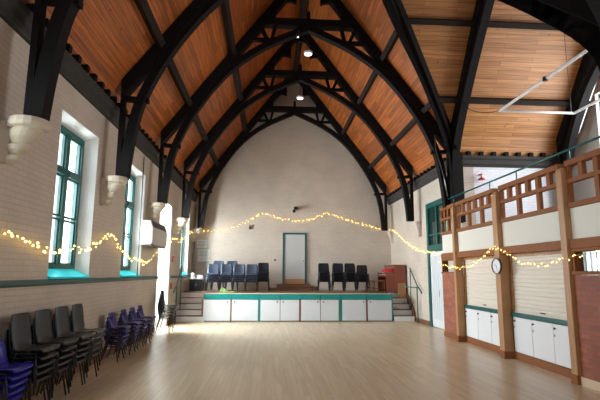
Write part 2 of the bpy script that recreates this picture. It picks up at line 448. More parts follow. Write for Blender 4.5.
# purlins and ridge beams
def bar(P, Q, w, h, up=(0, 0, 1)):
    P, Q = Vector(P), Vector(Q); d = (Q - P).normalized(); s = d.cross(Vector(up)).normalized(); u = s.cross(d)
    ring = lambda p: [p + s*w/2, p - s*w/2, p - s*w/2 - u*h, p + s*w/2 - u*h]
    m = MB(); m.strip([ring(P), ring(Q)]); return m
def purlin(P, Q, up, label, w=0.13, h=0.17):
    return tag(bar(P, Q, w, h, up).done('purlin', mat_purlin), label, 'beam', 'purlins under the roof boards')
for z, word in ((6.17, 'lower'), (7.66, 'upper')):
    o = (z - ZE) / M
    purlin((XL+o, YB, z-0.01), (XL+o, YF, z-0.01), (-M, 0, 1), '%s dark purlin along the left roof slope' % word)
    purlin((XR-o, TY1-o, z-0.01), (XR-o, YF, z-0.01), (M, 0, 1), '%s dark purlin on the right roof slope near the far wall' % word)
    purlin((XR-o, TY1-o, z-0.01), (TX, TY1-o, z-0.01), (0, M, 1), '%s dark purlin across the transept roof slope' % word)
tag(bar((XC, YB, ZR-0.02), (XC, YF, ZR-0.02), 0.14, 0.3).done('ridge_beam', mat_purlin), 'dark ridge beam at the top of the hall roof', 'beam')
tag(bar((XV, TYC, ZT-0.02), (TX, TYC, ZT-0.02), 0.14, 0.3).done('ridge_beam', mat_purlin), 'dark ridge beam of the transept roof over the gallery', 'beam')

# wall plates with rafter feet
def plate(axis, a, b, face, sg, label):
    """Moulded timber plate on a wall head; sg points into the room."""
    prof = [(0, 4.565), (0.05, 4.565), (0.07, 4.60), (0.11, 4.63), (0.11, 4.74), (0.15, 4.78), (0.15, 4.86), (0.02, 4.86)]
    m = MB()
    f = (lambda d, t, z: (face + sg*d, t, z)) if axis == 'Y' else (lambda d, t, z: (t, face + sg*d, z))
    m.solid([f(d, a, z) for d, z in prof], [f(d, b, z) for d, z in prof])
    root = tag(m.done('wall_plate', mat_plate), label, 'beam')
    n = int(abs(b - a) / 0.34)
    src = None
    for i in range(n):
        t = a + (b - a) * (i + 0.5) / n
        if src is None:
            mm = MB()
            if axis == 'Y': mm.box(min(0.02*sg, 0.19*sg), max(0.02*sg, 0.19*sg), -0.05, 0.05, 4.862, 4.965)
            else: mm.box(-0.05, 0.05, min(0.02*sg, 0.19*sg), max(0.02*sg, 0.19*sg), 4.862, 4.965)
            src = mm.done('rafter_foot', mat_black, root); c = src
        else:
            c = src.copy(); COL.objects.link(c); c.parent = root
        c.location = (face, t, 0) if axis == 'Y' else (t, face, 0)
plate('Y', 3.0, YF-0.02, XL, 1, 'long dark moulded beam with rafter feet at the top of the left wall')
plate('Y', TY1+0.1, YF-0.02, XR, -1, 'dark moulded beam with rafter feet at the top of the right wall')
plate('X', XR+0.05, TX-0.02, TY1, -1, 'dark moulded beam with rafter feet above the red bell in the transept')

# ------------------------------------------------------------------ roof trusses
INNER = [(3.70, 3.42), (3.62, 4.2), (3.44, 5.0), (2.93, 6.03), (2.15, 7.06), (1.2, 7.80), (0.0, 8.38)]
def truss(label, f, sides=(-1, 1), k=1.0, half=4.175, th=0.2, zfoot=3.42, feet=True, upper=True, collar=True, own=None):
    """f maps (span offset, thickness offset, z) to the world; k scales the span."""
    root = thing('roof_truss', label, 'roof truss', f(0, 0, 0), 0, 'dark timber roof trusses')
    base = Vector(f(0, 0, 0))
    L = lambda u, v, z: tuple(Vector(f(u, v, z)) - base)
    zb = lambda z: zfoot + (z - 3.42) * k            # braces scale from the foot
    zt = lambda z: ZE + (z - ZE) * k                 # rafters scale from the eaves
    h = th / 2
    def poly(name, pts, hh=h, mat=mat_black):
        MB().solid([L(u, -hh, z) for u, z in pts], [L(u, hh, z) for u, z in pts]).done(name, mat, root)
    inner = [(p.x, p.y) for p in catmull([(u*k, zb(z)) for u, z in INNER], 5)]
    R = half
    for s in sides:
        # curved brace
        rings = []
        if own: inner = [(p.x, p.y) for p in catmull(own[s], 5)]
        for i, (u, z) in enumerate(inner):
            a = inner[max(i-1, 0)]; b = inner[min(i+1, len(inner)-1)]
            d = Vector((b[0]-a[0], b[1]-a[1])).normalized(); n = Vector((-d.y, d.x))
            if n.x < 0 and i < 3: n = -n
            n = Vector((abs(d.y), abs(d.x)))
            w = 0.165
            uo, zo = u + n.x*w, z + n.y*w
            if i == len(inner)-1: uo, zo = 0.0, z + 0.2
            if i == 0: uo, zo = u + w, z
            rings.append([L(s*u, -h, z), L(s*u, h, z), L(s*uo, h, zo), L(s*uo, -h, zo)])
        MB().strip(rings).done('curved_brace', mat_black, root)
        # rafter
        top = lambda u: ZE + M * (R - u) - 0.015
        e = 0.27
        poly('rafter', [(s*(R-e), top(R-e)), (0, top(0)), (0, top(0)-0.4), (s*(R-e), top(R-e)-0.37)], 0.13)
        # ashlar post and strut
        zs = zb(4.98) + 0.02
        rf = top(R-e) - 0.37
        if feet: poly('ashlar_post', [(s*(R-e+0.02), rf), (s*(R-e-0.06), rf), (s*(R-e-0.06), zfoot), (s*(R-e+0.02), zfoot)], 0.07)
        else: poly('ashlar_post', [(s*(R-e+0.0), rf), (s*(R-e-0.07), rf), (s*(R-e-0.07), 4.86), (s*(R-e), 4.86)], 0.05)
        bu = 3.40 * k
        poly('ashlar_strut', [(s*(R-e-0.02), rf-0.02), (s*bu, rf-0.05), (s*bu, rf+0.04), (s*(R-e-0.02), rf+0.08)], 0.06)
        if collar:
            zc0 = zb(8.5) if k == 1 else zb(8.5)
            ue = R - (zc0 - ZE) / M - 0.1
            zh = zb(8.03)
            ur = R - (zh - ZE) / M - 0.2
            poly('strut', [(s*ur, zh), (s*0.95*k, zh), (s*0.95*k, zh+0.09), (s*(ur-0.05), zh+0.09)], 0.06)
            poly('strut', [(s*1.0*k, zh+0.02), (s*1.08*k, zh+0.02), (s*0.98*k, zc0+0.02), (s*0.88*k, zc0+0.02)], 0.06)
            poly('strut', [(s*1.10*k, zh+0.05), (s*1.2*k, zh+0.05), (s*1.42*k, zc0+0.02), (s*1.3*k, zc0+0.02)], 0.06)
            # cusped upper bracing: two lobes either side of a point
            if upper:
                z0 = zc0 + 0.21
                ci = []
                for t in range(0, 9):
                    an = PI * (0.06 + 0.74 * t / 8)
                    ci.append((0.52 + 0.36*math.cos(an - 0.9), z0 + 0.31 + 0.33*math.sin(an - 0.9)))
                cu = [(1.0, z0 - 0.02), (0.93, z0 + 0.08), (0.9, z0 + 0.3), (0.74, z0 + 0.5), (0.52, z0 + 0.56), (0.34, z0 + 0.5), (0.42, z0 + 0.68), (0.4, z0 + 0.9), (0.24, z0 + 1.08), (0.0, z0 + 1.16)]
                cc = [(p.x, p.y) for p in catmull([(u*k, z0 + (z - z0)*k) for u, z in cu], 3)]
                rr = []
                for i, (u, z) in enumerate(cc):
                    zo = ZE + M * (R - u) - 0.36
                    zo = max(zo, z + 0.05)
                    uo = u
                    rr.append([L(s*u, -0.05, z), L(s*u, 0.05, z), L(s*uo, 0.05, zo), L(s*uo, -0.05, zo)])
                MB().strip(rr).done('cusped_brace', mat_black, root)
    if collar:
        a = min(sides) * ue if -1 in sides else 0.0
        b = ue if 1 in sides else 0.0
        poly('collar_beam', [(a, zc0), (b, zc0), (b, zc0+0.21), (a, zc0+0.21)], 0.12)
        if upper and len(sides) == 2:
            poly('king_post', [(-0.05, zc0-0.1), (0.05, zc0-0.1), (0.05, zc0+0.42), (0.0, zc0+0.5), (-0.05, zc0+0.42)], 0.07)
    return root
nave = lambda yc: (lambda u, v, z: (XC + u, yc + v, z))
tr = lambda xc: (lambda u, v, z: (xc + v, TYC + u, z))
truss('black timber roof truss against the far wall', nave(18.95))
truss('black timber roof truss second from the far wall', nave(15.4))
truss('black timber roof truss meeting the right wall at the transept corner', nave(12.05))
truss('black timber half truss rising left of the middle window', nave(8.75), sides=(-1,), upper=False)
truss('black timber roof truss nearest the camera above the large corbel', nave(5.45), upper=False)
MOUTH = {1: [(3.0, 3.42), (2.95, 4.3), (2.78, 5.0), (2.2, 5.88), (1.2, 7.1), (0.4, 7.95), (0.0, 8.2)],
         -1: [(3.05, 3.42), (3.0, 4.0), (2.9, 4.55), (2.19, 5.6), (1.23, 7.0), (0.45, 8.05), (0.0, 8.45)]}
truss('black timber truss across the transept mouth above the gallery front', tr(4.95), k=0.79, half=3.3, zfoot=3.42, own=MOUTH, collar=False)
truss('black timber truss against the transept end wall', tr(8.0), k=0.79, half=3.3, zfoot=3.42, upper=False)
# valley ribs where the two roofs meet
def valley(s, label):
    y0 = TY1 if s > 0 else TY0
    root = thing('valley_rib', label, 'roof beam', (XR, y0, 0), 0)
    mk = bar((-OA, -s*OA, ZA-0.02), (XV-XR, -s*(TY1-TYC), ZT-0.02), 0.2, 0.26, (M, s*M, 2)); mk.done('rafter', mat_black, root)
    P = catmull([(0.30, 3.5), (0.38, 4.2), (0.5, 4.88), (0.92, 5.6), (1.54, 6.42), (2.2, 7.08), (2.75, 7.72), (3.3, 8.45)], 5)
    rings = []; q = Vector((0.7071, -0.7071*s, 0)).normalized()
    side = Vector((0.7071, s*0.7071, 0)).normalized() * 0.1
    for i, p in enumerate(P):
        a, b = P[max(i-1, 0)], P[min(i+1, len(P)-1)]; d = (b - a).normalized()
        n = Vector((-abs(d.y), abs(d.x)))
        o = p.to_2d() + n * 0.24
        A = Vector((-p.x, -s*p.x, p.y)); B = Vector((-o.x, -s*o.x, o.y))
        rings.append([A + side, A - side, B - side, B + side])
    MB().strip(rings).done('curved_brace', mat_black, root)
    MB().box(-0.30, -0.02, -s*0.30 if s > 0 else 0.02, -0.02 if s > 0 else 0.30, 3.0, 4.9).done('wall_post', mat_black, root)
valley(1, 'black valley rib rising from the transept corner beside the red bell')
valley(-1, 'black valley rib on the near side of the transept')

# stone corbels
def corbel(x, y, sg, label, k=1.0, mat=None):
    prof = [(0.02, 2.88), (0.05, 2.89), (0.088, 2.93), (0.088, 2.98), (0.055, 3.0), (0.11, 3.05), (0.12, 3.1), (0.095, 3.13), (0.15, 3.2), (0.178, 3.27), (0.165, 3.30), (0.218, 3.32), (0.228, 3.36), (0.215, 3.42)]
    m = MB()
    m.lathe([(r*k, z) for r, z in prof], 18, (0, 0, 0), 'Z')
    for v in m.bm.verts:
        t = max(0.0, min(1.0, (v.co.z - 2.88) / 0.45))
        v.co.x += x + sg * (0.12 + 0.18 * t) * k; v.co.y += y
    xa, xb = sorted((x - sg*0.01, x + sg*0.27*k))
    m.box(xa, xb, y-0.05, y+0.05, 3.2, 3.40); xa, xb = sorted((x - sg*0.01, x + sg*0.12)); m.box(xa, xb, y-0.05, y+0.05, 2.9, 3.2)
    return tag(m.done('corbel', mat or mat_stone, smooth=False), label, 'corbel', 'stone corbels under the trusses')
for y, lab in ((5.45, 'large cream stone corbel left of the first window'), (8.75, 'cream stone corbel between the first and second windows'),
               (12.05, 'cream stone corbel above the wall heater'), (15.4, 'cream stone corbel between the doorway and the last left window'), (18.95, 'small cream stone corbel in the left far corner above the notices')):
    corbel(XL, y, 1, lab, 1.0 if y < 6 else 0.88)
for y, lab in ((15.4, 'pale stone corbel on the right wall above the piano side'), (18.95, 'small pale stone corbel in the right far corner')):
    corbel(XR, y, -1, lab, 0.5, mat_plaster_wall)

# ------------------------------------------------------------------ stage
st = thing('stage', 'low wooden stage with teal edge and white cupboard fronts by the far wall', 'stage', (0, YS, 0))
SX0, SX1 = -2.15, 4.32
m = MB(); m.box(SX0, SX1, 0.02, YF-YS-0.001, ZS-0.06, ZS); m.box(XL+0.001, SX0, 1.202, YF-YS-0.001, ZS-0.06, ZS); m.box(SX1, XR-0.001, 1.202, YF-YS-0.001, ZS-0.06, ZS)
m.done('platform', mat_stagefloor, st)
MB().box(SX0, SX1, 0.1, 0.16, 0, ZS-0.06).done('backing', mat_darkwood, st)
m = MB(); m.box(SX0, SX0+0.06, 0.03, 1.3, 0, ZS-0.06); m.box(SX1-0.06, SX1, 0.03, 1.3, 0, ZS-0.06); m.done('side_panel', mat_darkwood, st)
def sx(px): return 1.055 + (px - 297.3) / 28.6         # stage front, pixel column to metres
edges = [(204.5, 230.5), (232, 257.5), (260, 279), (279.6, 298), (300, 319), (319.6, 337.5), (341, 365), (367, 391)]
fx = [204, 231.2, 258.8, 279.3, 299, 319.3, 339.2, 366, 392]
for a, b in zip(fx[:-1], fx[1:]):
    MB().box(sx(a)+0.008, sx(b)-0.008, -0.03, 0.06, 0.745, ZS-0.02).done('fascia', mat_fascia, st, bevel=0.008)
MB().box(SX0-0.02, SX1+0.02, -0.035, 0.1, ZS-0.02, ZS+0.004).done('nosing_floor_sheen', mat_skirt, st)  # pale colour stands in for the reflection on the stage floor edge
for k, (a, b) in enumerate(edges):
    x0, x1 = sx(a), sx(b)
    m = MB(); m.box(x0, x1, 0.0, 0.03, 0.03, 0.735); m.box(x0, x1, -0.006, 0.0, 0.03, 0.15)
    d = m.done('door', mat_whitedoor, st, bevel=0.005)
    kx = x1 - 0.09 if k % 2 == 0 else x0 + 0.09
    MB().lathe([(0.012, 0.0), (0.012, -0.02), (0.026, -0.03), (0.02, -0.045)], 10, (kx, 0, 0.66), 'Y').done('knob', mat_darkwood, d, smooth=True)
for px, tl in ((203.6, 0), (231.2, 0), (258.9, 1), (299, 0), (339.2, 1), (366, 0), (391.6, 1)):
    w = 0.028 if px not in (258.9, 339.2) else 0.038
    MB().box(sx(px)-w, sx(px)+w, 0.005, 0.1, 0, 0.745).done('post', mat_fascia if tl else mat_darkwood, st)

def steps(x0, x1, label, inner):
    root = thing('stage_steps', label, 'steps', ((x0+x1)/2, YS, 0)); w = (x1-x0)/2
    n, go, rise = 5, 0.27, ZS/5
    for i in range(n):
        m = MB(); y0 = i*go
        m.box(-w, w, y0, y0+0.03, i*rise, (i+1)*rise-0.018); m.done('riser', mat_white, root)
        MB().box(-w, w, y0-0.015, y0+go+0.03 if i < n-1 else y0+0.12, (i+1)*rise-0.018, (i+1)*rise).done('tread', mat_darkwood, root, bevel=0.006)
    return root
steps(XL+0.01, SX0-0.02, 'pale wooden steps up to the stage beside the left wall', 1)
rs = steps(SX1+0.1, XR-0.07, 'pale wooden steps up to the stage beside the right wall', -1)
A = [(0, 0, 0), (0, 0, 0.3), (0, 1.2, 1.2), (0, 1.35, 1.2), (0, 1.35, 0)]
w = (XR-0.07-SX1-0.1)/2
MB().box(w-0.30, w-0.02, 0.85, 0.9, 0.55, 1.30).done('newel_panel', mat_oak, rs)
MB().solid([(w, p[1], p[2]) for p in A], [(w+0.05, p[1], p[2]) for p in A]).done('stringer', mat_darkwood, rs)
m = MB(); m.solid([(-w-0.06, 0, 0), (-w-0.06, 0, 0.25), (-w-0.06, 1.2, 1.1), (-w-0.06, 1.2, 0)], [(-w-0.01, 0, 0), (-w-0.01, 0, 0.25), (-w-0.01, 1.2, 1.1), (-w-0.01, 1.2, 0)])
m.bm.free()

def handrail(x, sg, label):
    root = thing('handrail', label, 'handrail', (x, 15.75, 0))
    m = MB(); m.tube([(0, 0, 0), (0, 0, 1.2)], 0.022, 8); m.done('post', mat_steel_teal, root, smooth=True)
    m = MB(); m.tube([(0, -0.45, 1.0), (0, -0.38, 1.08), (0, 0, 1.25), (0, 0.75, 1.85)], 0.022, 8); m.done('rail', mat_steel_teal, root, smooth=True)
    m = MB(); m.tube([(0, 0.72, 1.85), (0, 0.75, 0.4)], 0.018, 8); m.done('post', mat_steel_teal, root, smooth=True)
    return root
hr = handrail(5.1, -1, 'teal tubular handrail beside the right stage steps')
MB().tube([(0.0, 0.02, 1.18), (-0.42, 0.3, 1.2)], 0.018, 8).done('cross_bar', mat_steel_teal, hr, smooth=True)
handrail(-3.02, 1, 'teal tubular handrail beside the left stage steps')

# far wall door and step
root = bpy.data.objects.new('door_2', None); COL.objects.link(root); root.location = (1.085, YF, 1.2); root['kind'] = 'structure'
m = MB(); m.box(-0.5, -0.43, -0.06, 0, 0, 2.12); m.box(0.43, 0.5, -0.06, 0, 0, 2.12); m.box(-0.43, 0.43, -0.06, 0, 2.05, 2.12)
m.done('door_frame', mat_teal, root, bevel=0.006)
MB().box(-0.43, 0.43, -0.03, -0.002, 0.02, 2.05).done('door_leaf', mat_greydoor, root)
MB().box(-0.43, 0.43, -0.034, -0.03, 0.02, 0.2).done('kick_plate', mat_oak, root)
m = MB(); m.lathe([(0.012, -0.03), (0.012, -0.07), (0.03, -0.08), (0.03, -0.1), (0.0101, -0.11)], 10, (0.36, 0, 0.95), 'Y'); m.done('door_knob', mat_steel, root, smooth=True)
m = MB(); m.box(0.0, 1.85, YF-0.62, YF-0.002, ZS, ZS+0.1); m.box(0.35, 1.7, YF-0.36, YF-0.002, ZS+0.1, ZS+0.25)
tag(m.done('door_step', mat_darkwood, bevel=0.008), 'dark two tier wooden step below the stage door', 'step')

# ------------------------------------------------------------------ right wall doorway
root = bpy.data.objects.new('door_3', None); COL.objects.link(root); root.location = (XR, (DY0+DY1)/2, 0); root['kind'] = 'structure'
w = (DY1-DY0)/2
m = MB()
m.box(-0.03, 0.12, w-0.1, w+0.06, 0, DZ+0.06); m.box(-0.03, 0.12, -w-0.06, -w+0.1, 0, DZ+0.06); m.box(-0.03, 0.12, -w+0.1, w-0.1, DZ-0.1, DZ+0.06); m.box(-0.03, 0.12, -w+0.1, w-0.1, 2.33, 2.55)
m.done('door_frame', mat_teal, root, bevel=0.008)
m = MB(); m.box(0.0, 0.09, -0.05, 0.05, 2.55, DZ-0.1); m.box(0.0, 0.09, -w+0.1, -0.05, 2.85, 2.9); m.box(0.0, 0.09, 0.05, w-0.1, 2.85, 2.9); m.done('mullion', mat_teal, root)
for a, b in ((-w+0.1, -0.05), (0.05, w-0.1)): MB().box(0.05, 0.06, a, b, 2.55, DZ-0.1).done('pane', mat_darkglass, root)
for s in (-1, 1):
    a, b = (-w+0.1, -0.004) if s < 0 else (0.004, w-0.1)
    m = MB(); m.box(0.02, 0.07, a, b, 0.02, 2.33)
    for j in range(4):
        yy = a + (b-a)*(j+0.5)/4
        m.box(0.008, 0.02, yy-0.055, yy+0.055, 0.25, 2.2)
    m.done('door_leaf', mat_whitedoor, root)
MB().box(0.0, 0.008, -0.05, -0.02, 0.95, 1.15).done('push_plate', mat_steel, root)
tag(MB().box(XR+0.12, XR+0.14, DY0, DY1, 0, DZ).done('passage_dark_sheet', mat_black_plastic), 'black sheet for the dark behind the teal framed right doorway', 'backing')  # black sheet painted in place of the unlit passage

# ------------------------------------------------------------------ gallery over the kitchen
GY0, GY1 = 4.3, 12.45
PA, PB, PC, PD = 11.45, 9.22, 7.05, 4.9
def post(y, w, ztop, label, extra=False):
    root = thing('timber_post', label, 'post', (GX, y, 0), 0, 'timber posts of the gallery front')
    A = [(-0.06, 0.05), (0.14, 0.05), (0.14, ztop), (-0.03, ztop), (-0.06, ztop-0.05)]
    MB().solid([(x, -w/2, z) for x, z in A], [(x, w/2, z) for x, z in A]).done('shaft', mat_oak, root, bevel=0.008)
    MB().box(-0.075, 0.145, -w/2-0.003, w/2+0.003, 0, 0.14).done('plinth', mat_redwood, root, bevel=0.006)
    if extra:
        MB().box(-0.05, 0.12, w/2+0.003, w/2+0.07, 0.14, ztop-0.08).done('side_batten', mat_oak, root)
post(PA, 0.12, 3.36, 'oak post by the brick pier at the far end of the gallery')
post(PB, 0.14, 3.36, 'oak post with the round clock between the two shutters', True)
post(PC, 0.15, 3.36, 'oak post between the wide shutter and the brick wall')
post(PD, 0.15, 3.36, 'oak post at the near end of the gallery')
# gallery slab
struct(MB().box(GX+0.13, TX, TY0+0.02, TY1-0.02, 2.3, 2.55).done('floor_gallery', mat_darkwood))
struct(MB().box(GX+0.155, XR-0.002, TY1+0.005, GY1, 2.3, 2.55).done('floor_gallery_end', mat_darkwood))
bays = [(PA+0.065, GY1), (PB+0.145, PA-0.065), (PC+0.08, PB-0.075), (PD+0.08, PC-0.08)]
names = ['far end', 'far shutter', 'wide shutter', 'near end']
for (a, b), nm in zip(bays, ('beside the right doorway', 'over the far shutter', 'over the wide shutter', 'over the brick wall and kitchen window')):
    tag(MB().box(GX+0.04, GX+0.12, a+0.003, b-0.003, 2.2, 2.69).done('gallery_cladding', mat_cream), 'cream panel of the gallery front %s' % nm, 'panel', 'cream gallery panels')
    tag(MB().box(GX-0.02, GX+0.14, a+0.003, b-0.003, 2.05, 2.195).done('gallery_beam', mat_redwood, bevel=0.006), 'red brown beam under the cream gallery panel %s' % nm, 'beam', 'beams under the gallery panels')
    root = thing('balustrade', 'red brown timber balustrade of the gallery %s' % nm, 'balustrade', (GX, (a+b)/2, 0), 0, 'gallery balustrades')
    h = (b-a)/2 - 0.003
    MB().box(0.0, 0.13, -h, h, 2.695, 2.775).done('bottom_rail', mat_redwood, root, bevel=0.006)
    MB().box(0.02, 0.11, -h, h, 3.09, 3.16).done('middle_rail', mat_redwood, root, bevel=0.006)
    MB().box(0.0, 0.13, -h, h, 3.37, 3.46).done('top_rail', mat_redwood, root, bevel=0.006)
    n = max(2, int(round((b-a)/0.62)))
    for i in range(n+1):
        y = -h + 2*h*i/n; ww = 0.045
        y0, y1 = max(-h, y-ww), min(h, y+ww)
        MB().box(0.03, 0.10, y0, y1, 2.775, 3.09).done('baluster', mat_redwood, root)
        MB().box(0.03, 0.10, y0, y1, 3.16, 3.37).done('short_baluster', mat_redwood, root)
        if i < n:
            y = -h + 2*h*(i+0.5)/n
            MB().box(0.03, 0.10, y-0.05, y+0.05, 3.16, 3.37).done('short_baluster', mat_redwood, root)
# teal handrail above the balustrade
root = thing('gallery_handrail', 'thin teal tube handrail running above the gallery balustrade', 'handrail', (GX+0.06, 8, 0))
MB().tube([(0, GY1-8, 3.64), (0, GY0-8, 3.64)], 0.02, 8).done('rail', mat_steel_teal, root, smooth=True)
for y in (11.6, 9.6, 8.5, 6.9, 5.5):
    m = MB(); m.tube([(0, y-8, 3.46), (0, y-8, 3.63)], 0.012, 6); m.done('bracket', mat_steel_teal, root, smooth=True)

# kitchen front: brick ends, shutters, counters, cupboards
struct(MB().box(GX+0.0, GX+0.14, PA+0.065, GY1, 0, 1.64).done('wall_brick_far', mat_red_brick))
struct(MB().box(GX+0.0, GX+0.14, PD+0.08, PC-0.08, 0, 1.64).done('wall_brick_near', mat_red_brick))
struct(MB().box(GX-0.025, GX-0.001, PD+0.09, PC-0.08, 0, 0.13).done('baseboard_right_near', mat_skirt, bevel=0.006))
struct(MB().box(GX-0.02, GX-0.001, PA+0.1, GY1, 0, 0.13).done('baseboard_right_far', mat_redwood, bevel=0.006))
def hatch(i, a, b):
    root = bpy.data.objects.new('window_%d' % i, None); COL.objects.link(root); root.location = (GX, (a+b)/2, 0); root['kind'] = 'structure'
    h = (b-a)/2 - 0.004
    m = MB(); m.box(-0.03, 0.15, -h, h, 1.645, 1.70); m.box(-0.01, 0.14, -h, -h+0.05, 1.70, 2.045); m.box(-0.01, 0.14, h-0.07, h, 1.70, 2.045); m.box(-0.01, 0.14, -h+0.05, h-0.07, 2.0, 2.045)
    m.done('window_frame', mat_redwood, root, bevel=0.005)
    n = max(1, int((b-a)/0.7))
    m = MB()
    for k in range(1, n):
        y = -h + 2*h*k/n; m.box(0.03, 0.11, y-0.02, y+0.02, 1.70, 2.0)
    if n > 1: m.done('mullion', mat_redwood, root)
    else: m.bm.free()
    MB().box(0.065, 0.072, -h+0.05, h-0.07, 1.70, 2.0).done('pane', mat_glass, root)
hatch(6, PA+0.065, GY1); hatch(7, PD+0.08, PC-0.08)
def kitchen_bay(a, b, word):
    X0 = GX + 0.15
    c = (a+b)/2; h = (b-a)/2
    # lining timbers of the bay
    root = thing('shutter_surround', 'oak lining around the %s roller shutter' % word, 'frame', (X0, c, 0), 0, 'shutter surrounds')
    m = MB(); m.box(-0.005, 0.10, -h+0.002, -h+0.05, 0.8, 2.045); m.done('jamb', mat_oak, root)
    m = MB(); m.box(-0.005, 0.10, h-0.05, h-0.002, 0.8, 2.045); m.done('jamb', mat_oak, root)
    MB().box(0.0, 0.10, -h+0.05, h-0.05, 1.99, 2.045).done('head', mat_oak, root)
    # roller shutter: slats are the pattern of one curtain
    sh = thing('roller_shutter', 'closed cream roller shutter, the %s one under the gallery' % word, 'shutter', (X0+0.04, c, 0), 0, 'kitchen roller shutters')
    prof = []
    z = 0.93
    while z < 1.985:
        prof += [(0.0, z), (-0.012, z+0.008), (-0.016, z+0.05), (-0.012, z+0.068), (0.0, z+0.076)]
        z += 0.08
    prof = [(0.03, 0.93)] + prof + [(0.03, z)]
    MB().solid([(x, -h+0.052, q) for x, q in prof], [(x, h-0.052, q) for x, q in prof]).done('slat_curtain', mat_shutter, sh)
    MB().box(-0.02, 0.0, -h+0.052, h-0.052, 0.90, 0.93).done('bottom_bar', mat_shutter, sh)
    MB().box(-0.035, -0.02, -0.07, 0.07, 0.945, 0.965).done('handle', mat_black_plastic, sh)
    tag(MB().box(X0-0.05, X0+0.5, a+0.004, b-0.004, 0.82, 0.9).done('worktop', mat_teal, bevel=0.012), 'teal edged worktop under the %s roller shutter' % word, 'worktop', 'teal kitchen worktops')
    cb = thing('cupboard_unit', 'white three door cupboard under the %s teal worktop' % word, 'cupboard', (X0, c, 0), 0, 'white kitchen cupboards')
    MB().box(0.0, 0.45, -h+0.006, h-0.006, 0.14, 0.815).done('body', mat_darkwood, cb)
    MB().box(-0.03, 0.42, -h+0.006, h-0.006, 0.0, 0.138).done('plinth', mat_redwood, cb)
    n = 3
    for k in range(n):
        y0 = -h + 0.03 + (2*h-0.06)*k/n + 0.006; y1 = -h + 0.03 + (2*h-0.06)*(k+1)/n - 0.006
        d = MB().box(-0.024, -0.001, y0, y1, 0.15, 0.812).done('door', mat_white, cb, bevel=0.004)
        MB().lathe([(0.01, -0.024), (0.01, -0.035), (0.022, -0.045), (0.015, -0.06)], 10, (0, y1-0.07, 0.74), 'X').done('knob', mat_darkwood, d, smooth=True)
        MB().box(-0.027, -0.024, y1-0.05, y1-0.01, 0.60, 0.64).done('hinge', mat_steel, d)
kitchen_bay(PB+0.15, PA-0.068, 'far')
kitchen_bay(PC+0.082, PB-0.078, 'wide near')
# kitchen window frame in the transept end wall, seen through the brick wall's window
root = bpy.data.objects.new('window_8', None); COL.objects.link(root); root.location = (TX+0.1, (ky0+ky1)/2, 0); root['kind'] = 'structure'
h = (ky1-ky0)/2
m = MB()
for k in range(5):
    y = -h + 2*h*k/4; m.box(0, 0.06, max(-h, y-0.04), min(h, y+0.04), kz0, kz1)
m.done('window_frame', mat_white, root)
root = bpy.data.objects.new('window_9', None); COL.objects.link(root); root.location = (TX+0.1, (wy0+wy1)/2, 0); root['kind'] = 'structure'
h = (wy1-wy0)/2
m = MB()
for k in range(5):
    y = -h + 2*h*k/4; m.box(0, 0.08, max(-h, y-0.05), min(h, y+0.05), wz0, wz1)
m.done('window_frame', mat_teal, root)

# clock
ck = thing('wall_clock', 'round white wall clock with dark rim on the oak post', 'clock', (GX-0.066, PB+0.0, 1.81))
ck.rotation_euler = (0, 0, 0.1)
MB().lathe([(0.16, 0.0), (0.165, -0.03), (0.152, -0.045), (0.145, -0.035), (0.145, -0.02)], 28, (0, 0, 0), 'X').done('rim', mat_grille, ck, smooth=True)
MB().lathe([(0.145, -0.02), (0.145, -0.0225)], 28, (0, 0, 0), 'X').done('dial', mat_white, ck)
m = MB()
for k in range(12):
    t = 2*PI*k/12; r0, r1 = 0.115, 0.132
    m.tube([(-0.024, r0*math.sin(t), r0*math.cos(t)), (-0.024, r1*math.sin(t), r1*math.cos(t))], 0.003, 4)
m.done('hour_marks', mat_black_plastic, ck)
m = MB(); m.tube([(-0.027, 0, 0), (-0.027, 0.065, 0.035)], 0.004, 4); m.done('hour_hand', mat_black_plastic, ck)
m = MB(); m.tube([(-0.030, 0, 0), (-0.030, -0.03, -0.10)], 0.003, 4); m.done('minute_hand', mat_black_plastic, ck)

# red bell on the transept wall
bl = thing('alarm_bell', 'red bell hanging on the white transept wall', 'bell', (5.75, TY1, 4.2))
MB().lathe([(0.1, 0.0), (0.1, 0.01), (0.075, 0.035), (0.03, 0.06), (0.015, 0.09), (0.012, 0.14)], 18, (0, -0.13, -0.02), 'Z').done('dome', mat_red, bl, smooth=True)
MB().box(-0.03, 0.03, -0.15, -0.002, 0.12, 0.15).done('bracket', mat_red, bl)

# white tube frame hung over the gallery
tf = thing('tube_frame', 'white tubular rail frame hanging under the transept roof', 'rail', (5.17, 9.65, 5.3))
MB().tube([(0, 0, 0), (0.02, -3.9, 0)], 0.03, 8).done('side_rail', mat_white, tf, smooth=True)
MB().tube([(0, 0, 0), (1.77, 0, 0)], 0.028, 8).done('end_rail', mat_white, tf, smooth=True)
MB().tube([(1.77, 0, 0), (1.77, -3.6, 0)], 0.03, 8).done('side_rail', mat_white, tf, smooth=True)
MB().tube([(0.0, -1.75, -0.035), (0, -1.75, 0.035)], 0.05, 8).done('joint', mat_black_plastic, tf)
MB().tube(catmull([(-0.3, 1.25, 0.72), (-0.26, 0.9, 0.35), (-0.15, 0.3, 0.06), (0, 0, 0.02)], 5), 0.008, 5).done('cable', mat_black_plastic, tf)
MB().tube([(1.7, 0.0, 0.02), (1.7, 0.0, 2.84)], 0.006, 5).done('hanger', mat_black_plastic, tf)

